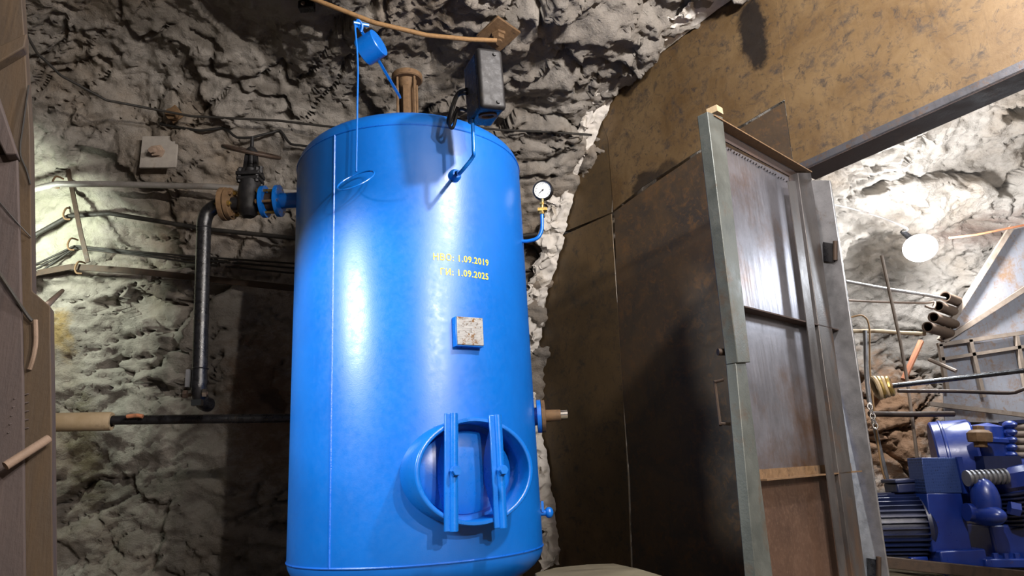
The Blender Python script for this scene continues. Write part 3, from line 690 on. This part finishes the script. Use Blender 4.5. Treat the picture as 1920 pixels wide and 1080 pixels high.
for k in range(3):
    o_ = (-6, 0, 7)[k]
    rrun('thin_cable', [(-150, 690+o_), (30, 545+o_), (62, 508+o_*1.6), (140, 463+o_*.3), (250, 474+o_*.4), (380, 488+o_), (545, 502+o_*1.4), (620, 506+o_)], .007, 'cable', ['topmost of the three thin black cables bundled low on the rock', 'middle one of the three thin black cables bundled low on the rock', 'lowest of the three thin black cables bundled low on the rock'][k], 'cable', 8, group='thin cables bundled on the rock')
fsb = B(); sp_ = lay([(-150, 650), (30, 535), (70, 512), (135, 500), (250, 508), (360, 520), (545, 540), (620, 546)], .03, 8, 40)
for (a_, b_) in zip(sp_[:-1], sp_[1:]): fsb.bar(P(*a_), P(*b_), .045, .006, V((0, -1, .2)))
tag(fsb.build('flat_strap', M['rustd']), 'flat rusty steel strap running along the rock under the thin cables', 'strap')
rrun('pull_wire', [(-120, -160), (38, 45), (70, 100), (115, 142), (200, 188), (300, 207), (360, 218), (520, 226), (640, 240)], .008, 'cable', 'thin dark wire strung from the upper left across the rock behind the valve', 'wire', 8)
rrun('pull_wire', [(900, 240), (945, 244), (1020, 247), (1110, 253)], .008, 'cable', 'thin dark wire on the rock above the gauge right of the tank', 'wire', 8, win=4)
rrun('loose_cable', [(300, 232), (330, 238), (375, 245), (420, 240), (445, 258), (470, 258), (525, 245), (545, 270), (580, 275), (640, 276)], .009, 'rubber', 'loose crooked black cable wandering behind the valve handwheel', 'cable', 8, win=3)
rrun('wire_rope', [(515, -30), (600, 3), (700, 42), (800, 66), (880, 74), (932, 76)], .0135, 'rope', 'rusty wire rope hung across the rock ceiling above the tank', 'rope', 10, win=8, off=.05)
strap = B()
vs_ = lay([(128, 318), (140, 380), (152, 440), (165, 492)], .01, 3, 30)
for a_, b_ in zip(vs_[:-1], vs_[1:]): strap.bar(P(*a_), P(*b_), .03, .008, V((0, -1, 0)))
VS = tag(strap.build('hanger_strap', M['rustd']), 'upright rusty hanger strap behind the pipe and cables at the left', 'strap')
for i, (x, y, Y) in enumerate([(108, 345, .07), (128, 404, .04), (136, 461, .04), (150, 505, .06)]):
    Y = lay([(x-40, y), (x, y), (x+40, y)], Y, 7)[3][2]
    c = P(x, y, Y)
    pts_ = [c+V((0, .05, .06)), c+V((-.005, -.015, .05)), c+V((-.012, -.034, .0)), c+V((.0, -.03, -.035)), c+V((.03, -.02, -.038))]
    tag(B().tube(pts_, .0065, 8, 6).build('cable_hook', M['rust']), ['rusty hook holding the grey wall pipe', 'rusty hook holding the thick sagging cable', 'rusty hook holding the bundle of thin cables', 'rusty hook holding the flat steel strap'][i], 'hook', 'cable hooks at the left')
# anchor plate with bolt
def anchor(x, y, Y, size, tilt, label, bl=.11, mat='rustd', n=V((.1, -1, -.1)), bd=V((-.05, -1, -.25)), rot=0, pm=None):
    c = P(x, y, min(rockY(x+a_, y+b_) for a_ in(-20, 0, 20) for b_ in(-20, 0, 20))-.01+Y); n = n.normalized(); u, v, a = basis(n)
    A_ = thing('anchor_plate', c, label, 'plate', None)
    uu = u*cos(rot)+v*sin(rot); vv = -u*sin(rot)+v*cos(rot); s = size/2
    B().prism([c+uu*s+vv*s, c-uu*s+vv*s, c-uu*s-vv*s, c+uu*s-vv*s], -n*.018).build('plate', M[pm or mat], A_, bev=.004)
    bd = bd.normalized()
    B().cyl(c-bd*.03, c+bd*bl, .019, seg=12).nut(c+bd*.02, bd, .036, .035).nut(c+bd*.0, bd, .045, .02).build('bolt', M[mat], A_)
    return A_
M['dustplate'] = worn('rock_dust_coated_plate', (.25, .225, .20), (.33, .30, .26), (.2, .16, .12), 12, .9, 0, .4)
M['dustbolt'] = worn('dusty_bolt', (.27, .19, .14), (.36, .27, .2), (.2, .13, .1), 20, .85, 0, .4)
anchor(298, 284, -.03, .235, 0, 'square dusty anchor plate with a protruding bolt on the rock wall', .09, 'dustbolt', V((.12, -1, .02)), V((-.1, -1, -.35)), 0, 'dustplate')
anchor(326, 214, .0, .09, 0, 'small rusty anchor plate where the thin wire crosses the rock', .03, 'rust', V((.1, -1, -.5)), V((0, -1, -.5)), .6)
anchor(935, 66, -.01, .185, 0, 'square rusty anchor plate on the ceiling above the switch box', .07, 'rust', V((.05, -.22, -1)), V((0, -.3, -1)), .78)
# level black pipe behind the tank with a tan sleeve
LP_ = thing('level_pipe', P(205, 790, 3.75), 'black level pipe passing behind the tank from a tan sleeve at the left', 'pipe')
B().cyl(P(195, 788, 3.75), P(620, 783, 3.98), .025, seg=18).build('pipe', M['black'], LP_)
B().lathe([(.035, 0), (.045, .002), (.05, .02), (.05, .30), (.047, .31), (.03, .31)], P(92, 792, 3.7), (P(205, 790, 3.75)-P(92, 792, 3.7)), 26).build('sleeve', M['tan'], LP_)
B().cyl(P(84, 792, 3.69), P(95, 792, 3.7), .04, seg=18).build('collar', M['rustd'], LP_)
B().tube([P(238, 781, 3.722), P(256, 779, 3.726), P(268, 781, 3.73)], .011, 8, 3).build('orange_mark', M['orange'], LP_)
# ------------------------------------------------------------------ timber post at the left edge, close to the camera
PP = P(70, 700, 1.35); PN = V((.42, -.9, 0)).normalized()
def Q(x, y, off=0): return onplane(x, y, PP+PN*off, PN)
TP = thing('timber_post', V((PP.x, PP.y, 0)), 'brown timber post with stepped edge and grey planks at the left frame edge', 'post')
B().prism([Q(-140, -60), Q(37, -60), Q(45, 60), Q(56, 240), Q(60, 545), Q(94, 574), Q(97, 800), Q(100, 1180), Q(-140, 1180)], -PN*.05).build('board', M['timber'], TP, bev=.002)
B().prism([Q(-140, 290, .012), Q(33, 288, .012), Q(37, 420, .012), Q(44, 700, .012), Q(48, 1180, .012), Q(-140, 1180, .012)], -PN*.012).build('plank', M['timberg'], TP, bev=.003)
B().prism([Q(-60, 30, .04), Q(-20, 130, .04), Q(32, 288, .04), Q(10, 290, .04), Q(-60, 150, .04)], -PN*.04).build('brace', M['timberg'], TP, bev=.003)
B().prism([Q(-60, 150, .03), Q(46, 88, .03), Q(50, 62, .03), Q(-60, 112, .03)], -PN*.03).build('batten', M['timber'], TP, bev=.003)
B().tube([Q(54, 160, .004), Q(44, 230, .008), Q(38, 285, .006), Q(50, 320, .005), Q(57, 345, .004)], .0016, 6, 5).build('wire', M['rubber'], TP)
B().tube([Q(-10, 500, .016), Q(20, 545, .02), Q(50, 590, .012), Q(60, 602, .01)], .0035, 8, 5).build('wire', M['cable'], TP)
B().tube([Q(0, 380, .016), Q(30, 415, .015), Q(58, 445, .004)], .0012, 6, 5).build('wire', M['rubber'], TP)
B().tube([Q(66, 600, .012), Q(67, 640, .012), Q(62, 670, .012), Q(55, 692, .006)], .0045, 8, 6).build('hook', M['rod'], TP)
for k in range(5):
    B().tube([Q(26-3*k, 748+16*k, .014), Q(40-2*k, 742+16*k, .006), Q(54, 738+16*k, .002)], .0012, 5, 3).build('splinter', M['timberg'], TP)
tag(B().tube([P(60, 602, 1.36), P(86, 574, 2.4), P(117, 545, 4.2)], .012, 10, 1).build('anchor_rod', M['rod']), 'slanting steel rod from the post hook to the rock at the left', 'rod')
tag(B().cyl(Q(92, 822, .02), Q(10, 874, .055), .0085, seg=12).build('round_peg', M['rod']), 'pale round stick poking out of the timber post under the tan sleeve', 'stick')
# ------------------------------------------------------------------ concrete block right of the tank
zc = H-.42
def Qz(x, y, z):
    d = ray(x, y); return CAM+d*((z-H)/d.z)
cb = [Qz(1002, 1074, zc), Qz(1040, 1064, zc), Qz(1100, 1058, zc), Qz(1152, 1056, zc), Qz(1200, 1066, zc), Qz(1250, 1081, zc), Qz(1300, 1130, zc), Qz(1012, 1130, zc)]
tag(B().prism(cb, (0, 0, -zc+.0)).build('concrete_block', M['concrete'], bev=.008), 'low khaki concrete block on the floor right of the tank', 'block')
# ------------------------------------------------------------------ engine room beyond the doorway
def run2(name, pxs, r, mat, label, cat, seg=10, sub=6, group=None):
    return run(name, pxs, r, mat, label, cat, seg, sub, group)
BL = thing('pendant_lamp', LD, 'glowing bare bulb hanging in the engine room beyond the doorway', 'lamp')
B().ball(LD, .115, 24, (1.15, 1, .9)).build('bulb', M['bulb'], BL)
B().cyl(LD+V((-.02, .03, .07)), LD+V((-.06, .08, .17)), .025, .02, seg=14).build('socket', M['black'], BL)
B().tube([P(1560, 383, 4.5), P(1600, 392, 4.65), P(1650, 407, 4.75), P(1700, 428, 4.85), LD+V((-.06, .08, .17))], .006, 8, 6).build('flex', M['galv'], BL)
BK = thing('rope_bracket', P(572, 10, rockY(572, 10)-.05), 'small dark bracket pinning the wire rope to the ceiling', 'bracket')
B().box(P(575, 12, rockY(575, 12)-.03), (.09, .05, .05)).build('block', M['black'], BK, bev=.005)
B().cyl(P(568, 6, rockY(568, 6)-.12), P(568, 6, rockY(568, 6)+.02), .012, seg=8).build('pin', M['rustd'], BK)
run2('supply_cable', [(1780, 446, 5.0), (1830, 440, 5.0), (1880, 430, 5.0), (1925, 421, 5.0), (1990, 405, 5.0)], .008, 'orange', 'thin orange cable rising to the right beside the glowing bulb', 'cable', 8)
SH = thing('sheet_screen', P(1850, 780, 5.15), 'blue-grey rust-streaked steel sheet screen with angle iron braces in the engine room', 'screen')
ys = 5.15
B().prism([P(x, y, ys) for x, y in((1764, 640), (1893, 432), (1930, 424), (2160, 380), (2160, 800), (1772, 790))], (0, .012, 0)).build('sheet', M['sheet'], SH)
for (x0, y0, x1, y1, w_) in((1762, 638, 1897, 425, .034), (1768, 640, 1930, 536, .034), (1758, 647, 2100, 598, .028), (1764, 674, 2100, 622, .024), (1762, 646, 1776, 735, .026), (1818, 637, 1844, 745, .026), (1905, 630, 1930, 760, .026)):
    B().bar(P(x0, y0, ys-.03), P(x1, y1, ys-.03), w_, .03, V((0, 1, 0))).build('angle_iron', M['angle'], SH)
B().bar(P(1742, 757, ys-.04), P(2100, 800, ys-.04), .03, .03, V((0, 1, 0))).build('bottom_rail', M['angle'], SH)
for i, (x, y, Y) in enumerate([(1772, 556, 4.95), (1759, 574, 4.9), (1750, 595, 4.85), (1739, 613, 4.8)]):
    p = P(x, y, Y); q = P(x+75, y+4, Y+.55)
    o_ = B().lathe([(.030, .0), (.037, .0), (.037, .9), (.030, .9), (.030, .0)], p, V((.72, .68, .0)), 22).build('spare_pipe', M['rustpipe'])
    tag(o_, ['topmost spare rusty pipe of the stack by the sheet screen', 'second spare rusty pipe down in the stack by the sheet screen', 'third spare rusty pipe down in the stack by the sheet screen', 'lowest spare rusty pipe of the stack by the sheet screen'][i], 'pipe', 'spare pipes stacked beyond the doorway')
run2('conduit', [(1585, 527, 4.7), (1660, 541, 4.8), (1735, 553, 4.85), (1772, 560, 4.9)], .011, 'galv', 'pale conduit sloping down to the spare pipe ends', 'pipe', 10, 4)
run2('conduit', [(1590, 563, 4.7), (1650, 566, 4.8), (1735, 568, 4.85), (1752, 566, 4.85), (1750, 578, 4.83), (1735, 574, 4.8)], .008, 'rod', 'thin pale conduit with a curled end under the sloping conduit', 'pipe', 10, 4)
run2('tan_pipe', [(1595, 621, 4.75), (1650, 621, 4.8), (1690, 624, 4.85), (1735, 626, 4.85)], .014, 'tan', 'short tan pipe fixed level on the lit rock', 'pipe', 10, 2)
run2('propped_rod', [(1653, 479, 4.6), (1688, 640, 4.65), (1702, 720, 4.7), (1725, 900, 4.75)], .011, 'angle', 'long rusty rod leaning upright left of the bulb', 'rod', 8, 1)
run2('orange_bar', [(1727, 640, 4.95), (1694, 712, 4.9)], .02, 'orange', 'short orange-red slanting bar below the spare pipes', 'bar', 8, 1)
run2('upright_pipe', [(1622, 620, 4.75), (1626, 720, 4.75), (1640, 800, 4.75), (1665, 905, 4.75)], .014, 'steel', 'grey upright pipe close beside the door jamb', 'pipe', 10, 4)
run2('bent_hanger', [(1595, 595, 4.7), (1618, 592, 4.7), (1630, 615, 4.7), (1632, 700, 4.7), (1650, 860, 4.72), (1662, 905, 4.74)], .006, 'rope', 'thin bent hanger wire beside the grey upright pipe', 'wire', 8, 5)
run2('short_stick', [(1742, 674, 4.95), (1793, 696, 4.8)], .014, 'angle', 'short stick wedged across the screen frame', 'stick', 8, 1)
run2('draw_bar', [(1668, 724, 4.35), (1800, 709, 4.35), (1960, 690, 4.3)], .015, 'black', 'long black round bar running level from the rope clamp', 'bar', 12, 2)
run2('tie_rod', [(1684, 733, 4.5), (1800, 734, 4.5), (1890, 737, 4.5), (1918, 730, 4.45), (1960, 715, 4.4)], .012, 'rustd', 'rusty tie rod just below the long black bar', 'rod', 10, 3)
run2('return_pipe', [(1630, 776, 4.55), (1700, 777, 4.6), (1788, 776, 4.65)], .018, 'rustd', 'short rusty pipe above the electric motor', 'pipe', 12, 1)
RC = thing('rope_clamp', P(1655, 726, 4.35), 'coiled pale rope clamp on the end of the black bar', 'clamp')
for k in range(4):
    B().torus(P(1644+8*k, 727-1*k, 4.35-.01*k), V((1, -.25-.15*k, .2)), .062-.004*k, .015, 24, 8).build('coil', M['brass' if k % 2 else 'tan'], RC)
B().nut(P(1655, 726, 4.33), (1, -.3, 0), .04, .05).build('hub', M['rust'], RC)
ch = thing('dangling_chain', P(1636, 775, 4.4), 'small steel chain hanging by the door jamb', 'chain')
for k in range(5):
    B().torus(P(1631+2.5*k, 762+9*k, 4.4), V((1, 0, .2)) if k % 2 else V((.2, 1, 0)), .014, .0045, 14, 6, 1, 1.3).build('link', M['chrome'], ch)
# ------------------------------------------------------------------ compressor
cy = 4.25
def C(x, y, o=0): return P(x, y, cy+o)
cb0 = C(1780, 1062); 
KP = thing('compressor', V((cb0.x+.2, cb0.y+.2, 0)), 'dark blue belt driven air compressor with electric motor beyond the doorway', 'compressor')
mm = 1300/cy
# motor
m0, m1 = C(1600, 988, .25), C(1738, 985, .18); ax_ = (m1-m0).normalized()
mo = B().cyl(m0, m1, .165, seg=40).build('motor', M['navyd'], KP)
fin = B(); u_, v_, _ = basis(ax_)
for k in range(36):
    t = 2*pi*k/36; dv = u_*cos(t)+v_*sin(t)
    fin.bar(m0+dv*.178, m1-ax_*.05+dv*.178, .006, .035, dv)
fin.build('cooling_fins', M['navyd'], mo)
B().lathe([(.19, 0), (.195, .02), (.17, .05), (.06, .06), (.001, .06)], m1-ax_*.05, ax_, 40).build('end_shield', M['navyd'], mo)
tb0 = C(1706, 910, .2)
te = B().box(tb0+V((0, 0, -.01)), (.24, .16, .055)).build('terminal_box', M['navyd'], mo, bev=.008)
B().box(tb0+V((0, 0, .03)), (.26, .18, .022)).build('lid', M['navyd'], mo, bev=.006)
B().box(C(1705, 1050, .2), (.10, .24, .06)).build('motor_foot', M['navy'], mo, bev=.006)
# belt guard
g0 = [C(1729, 858), C(1800, 858), C(1810, 930), C(1826, 1036), C(1750, 1036), C(1738, 930)]
gl = [C(1739, 925), C(1805, 925), C(1826, 1036), C(1751, 1036)]
gu_ = [C(1729, 858), C(1797, 858), C(1807, 925), C(1738, 925)]
gb = B().prism([p+V((0, .01, 0)) for p in gl], (0, .16, 0)).build('belt_guard', M['navy'], KP, bev=.006)
B().prism([p+V((0, .01, 0)) for p in gu_], (0, .16, 0)).build('guard_mesh', M['perf'], gb, bev=.004)
B().bar(C(1797, 857, 0), C(1812, 925, 0), .03, .02, V((0, 1, 0))).build('guard_strip', M['navy'], gb)
B().box(C(1788, 1050, .08), (.26, .22, .13)).build('guard_foot', M['navy'], gb, bev=.01)
# round guard / flywheel housing behind: drum
wc_ = C(1792, 868, .3); wax = V((.9, -.43, 0)).normalized()
B().lathe([(.001, -.11), (.25, -.11), (.262, -.10), (.262, -.06), (.268, -.055), (.268, -.045), (.262, -.04), (.262, .10), (.25, .115), (.12, .12), (.001, .12)], wc_, wax, 56).build('wheel_housing', M['navy'], KP)
# cylinder block, head and cooler
hb = C(1858, 830, .1)
B().lathe([(.10, -.16), (.12, -.10), (.12, .0), (.135, .01), (.135, .03), (.10, .04), (.09, .10), (.001, .12)], hb+V((0, .02, -.0)), V((.1, -.1, 1)), 30).build('cylinder_head', M['navy'], KP)
for k in range(5):
    B().ball(C(1893, 797+14*k, .02), .035, 12, (1.5, 1, .75)).build('head_lobe', M['navy'], KP)
for k in range(6):
    t = radians(60*k); B().nut(hb+V((cos(t)*.11, sin(t)*.11, .03)), (0, 0, 1), .016, .03).build('head_bolt', M['navy'], KP)
B().lathe([(.035, -.05), (.035, -.02), (.062, -.02), (.066, .0), (.066, .03), (.05, .045), (.03, .05), (.03, .07), (.001, .075)], C(1837, 822, -.08), V((.1, 0, 1)), 8).build('oil_cap', M['rust'], KP, label='rusty orange cap')
for k in range(7):
    B().cyl(C(1885, 800+13.2*k, .16), C(1990, 800+13.2*k, .02), .017, seg=12).build('cooler_tube', M['angle'], KP)
B().box(C(1930, 790, .16), (.3, .12, .02)).build('cooler_top', M['navyd'], KP)
# inclined cylinders
B().bar(C(1826, 872, .05), C(1895, 872, .05), .10, .2, V((0, 1, 0))).build('valve_plate', M['navyd'], KP)
fn = C(1850, 895, -.06)
fnb = B().cyl(C(1814, 897, -.06), C(1886, 893, -.06), .030, seg=16).build('finned_pipe', M['steel'], KP, label='grey finned cooling pipe')
for k in range(9):
    p = C(1814+8.6*k, 897-.5*k, -.06); B().cyl(p-V((.006, 0, 0)), p+V((.006, 0, 0)), .045, seg=18).build('fin', M['steel'], fnb)
B().ball(C(1848, 938, -.08), .10, 24, (.85, .7, 1.25), V((.05, 0, 1))).build('air_filter', M['navy'], KP)
B().ball(C(1850, 966, -.08), .09, 24, (1.55, .8, .65), V((0, 0, 1))).build('filter_bowl', M['navy'], KP)
B().cyl(C(1812, 960, -.05), C(1832, 962, -.05), .05, seg=16).build('inlet_elbow', M['navy'], KP)
B().nut(C(1892, 952, -.1), (1, -.3, -.3), .04, .05).build('union_nut', M['navy'], KP)
ic0, ic1 = C(1925, 985, .1), C(1886, 876, .08); ia = (ic1-ic0).normalized()
ic = B().lathe([(.15, 0), (.15, .25), (.175, .25), (.175, .33), (.15, .36), (.001, .37)], ic0, ia, 30).build('inclined_cylinder', M['navy'], KP)
for k in range(9):
    B().lathe([(.14, .02+.024*k), (.19, .02+.024*k), (.19, .028+.024*k), (.14, .028+.024*k)], ic0, ia, 30).build('cylinder_fin', M['navyd'], ic)
B().prism([C(1855, 985, 0), C(1990, 980, 0), C(2000, 1062, 0), C(1872, 1062, 0)], (0, .35, 0)).build('crankcase', M['navy'], KP, bev=.015)
B().prism([C(1848, 1048, -.06), C(2000, 1048, -.06), C(2000, 1066, -.06), C(1850, 1066, -.06)], (0, .45, 0)).build('foot', M['navy'], KP, bev=.008)
for k in range(4):
    B().nut(C(1868+20*k, 1048, -.03), (0, 0, 1), .016, .03).build('foot_bolt', M['navy'], KP)
SR = thing('skid_rail', C(1780, 1075, -.1), 'rusty steel skid rail under the blue compressor', 'rail')
B().bar(C(1640, 1052, -.12), C(2050, 1094, -.12), .05, .06, V((0, 0, 1))).build('rail', M['rustd'], SR, bev=.004)
B().bar(C(1640, 1050, .35), C(2050, 1085, .35), .05, .06, V((0, 0, 1))).build('rail', M['rustd'], SR, bev=.004)
pl = [C(1640, 1066, -.2), C(2060, 1110, -.2)]
cbk = tag(B().prism([C(1600, 1060, .6), C(2100, 1100, .6), C(2100, 1110, -.35), C(1600, 1085, -.35)], (0, 0, -.08)).build('foundation_slab', M['concrete']), 'low concrete foundation slab under the compressor rails', 'slab')
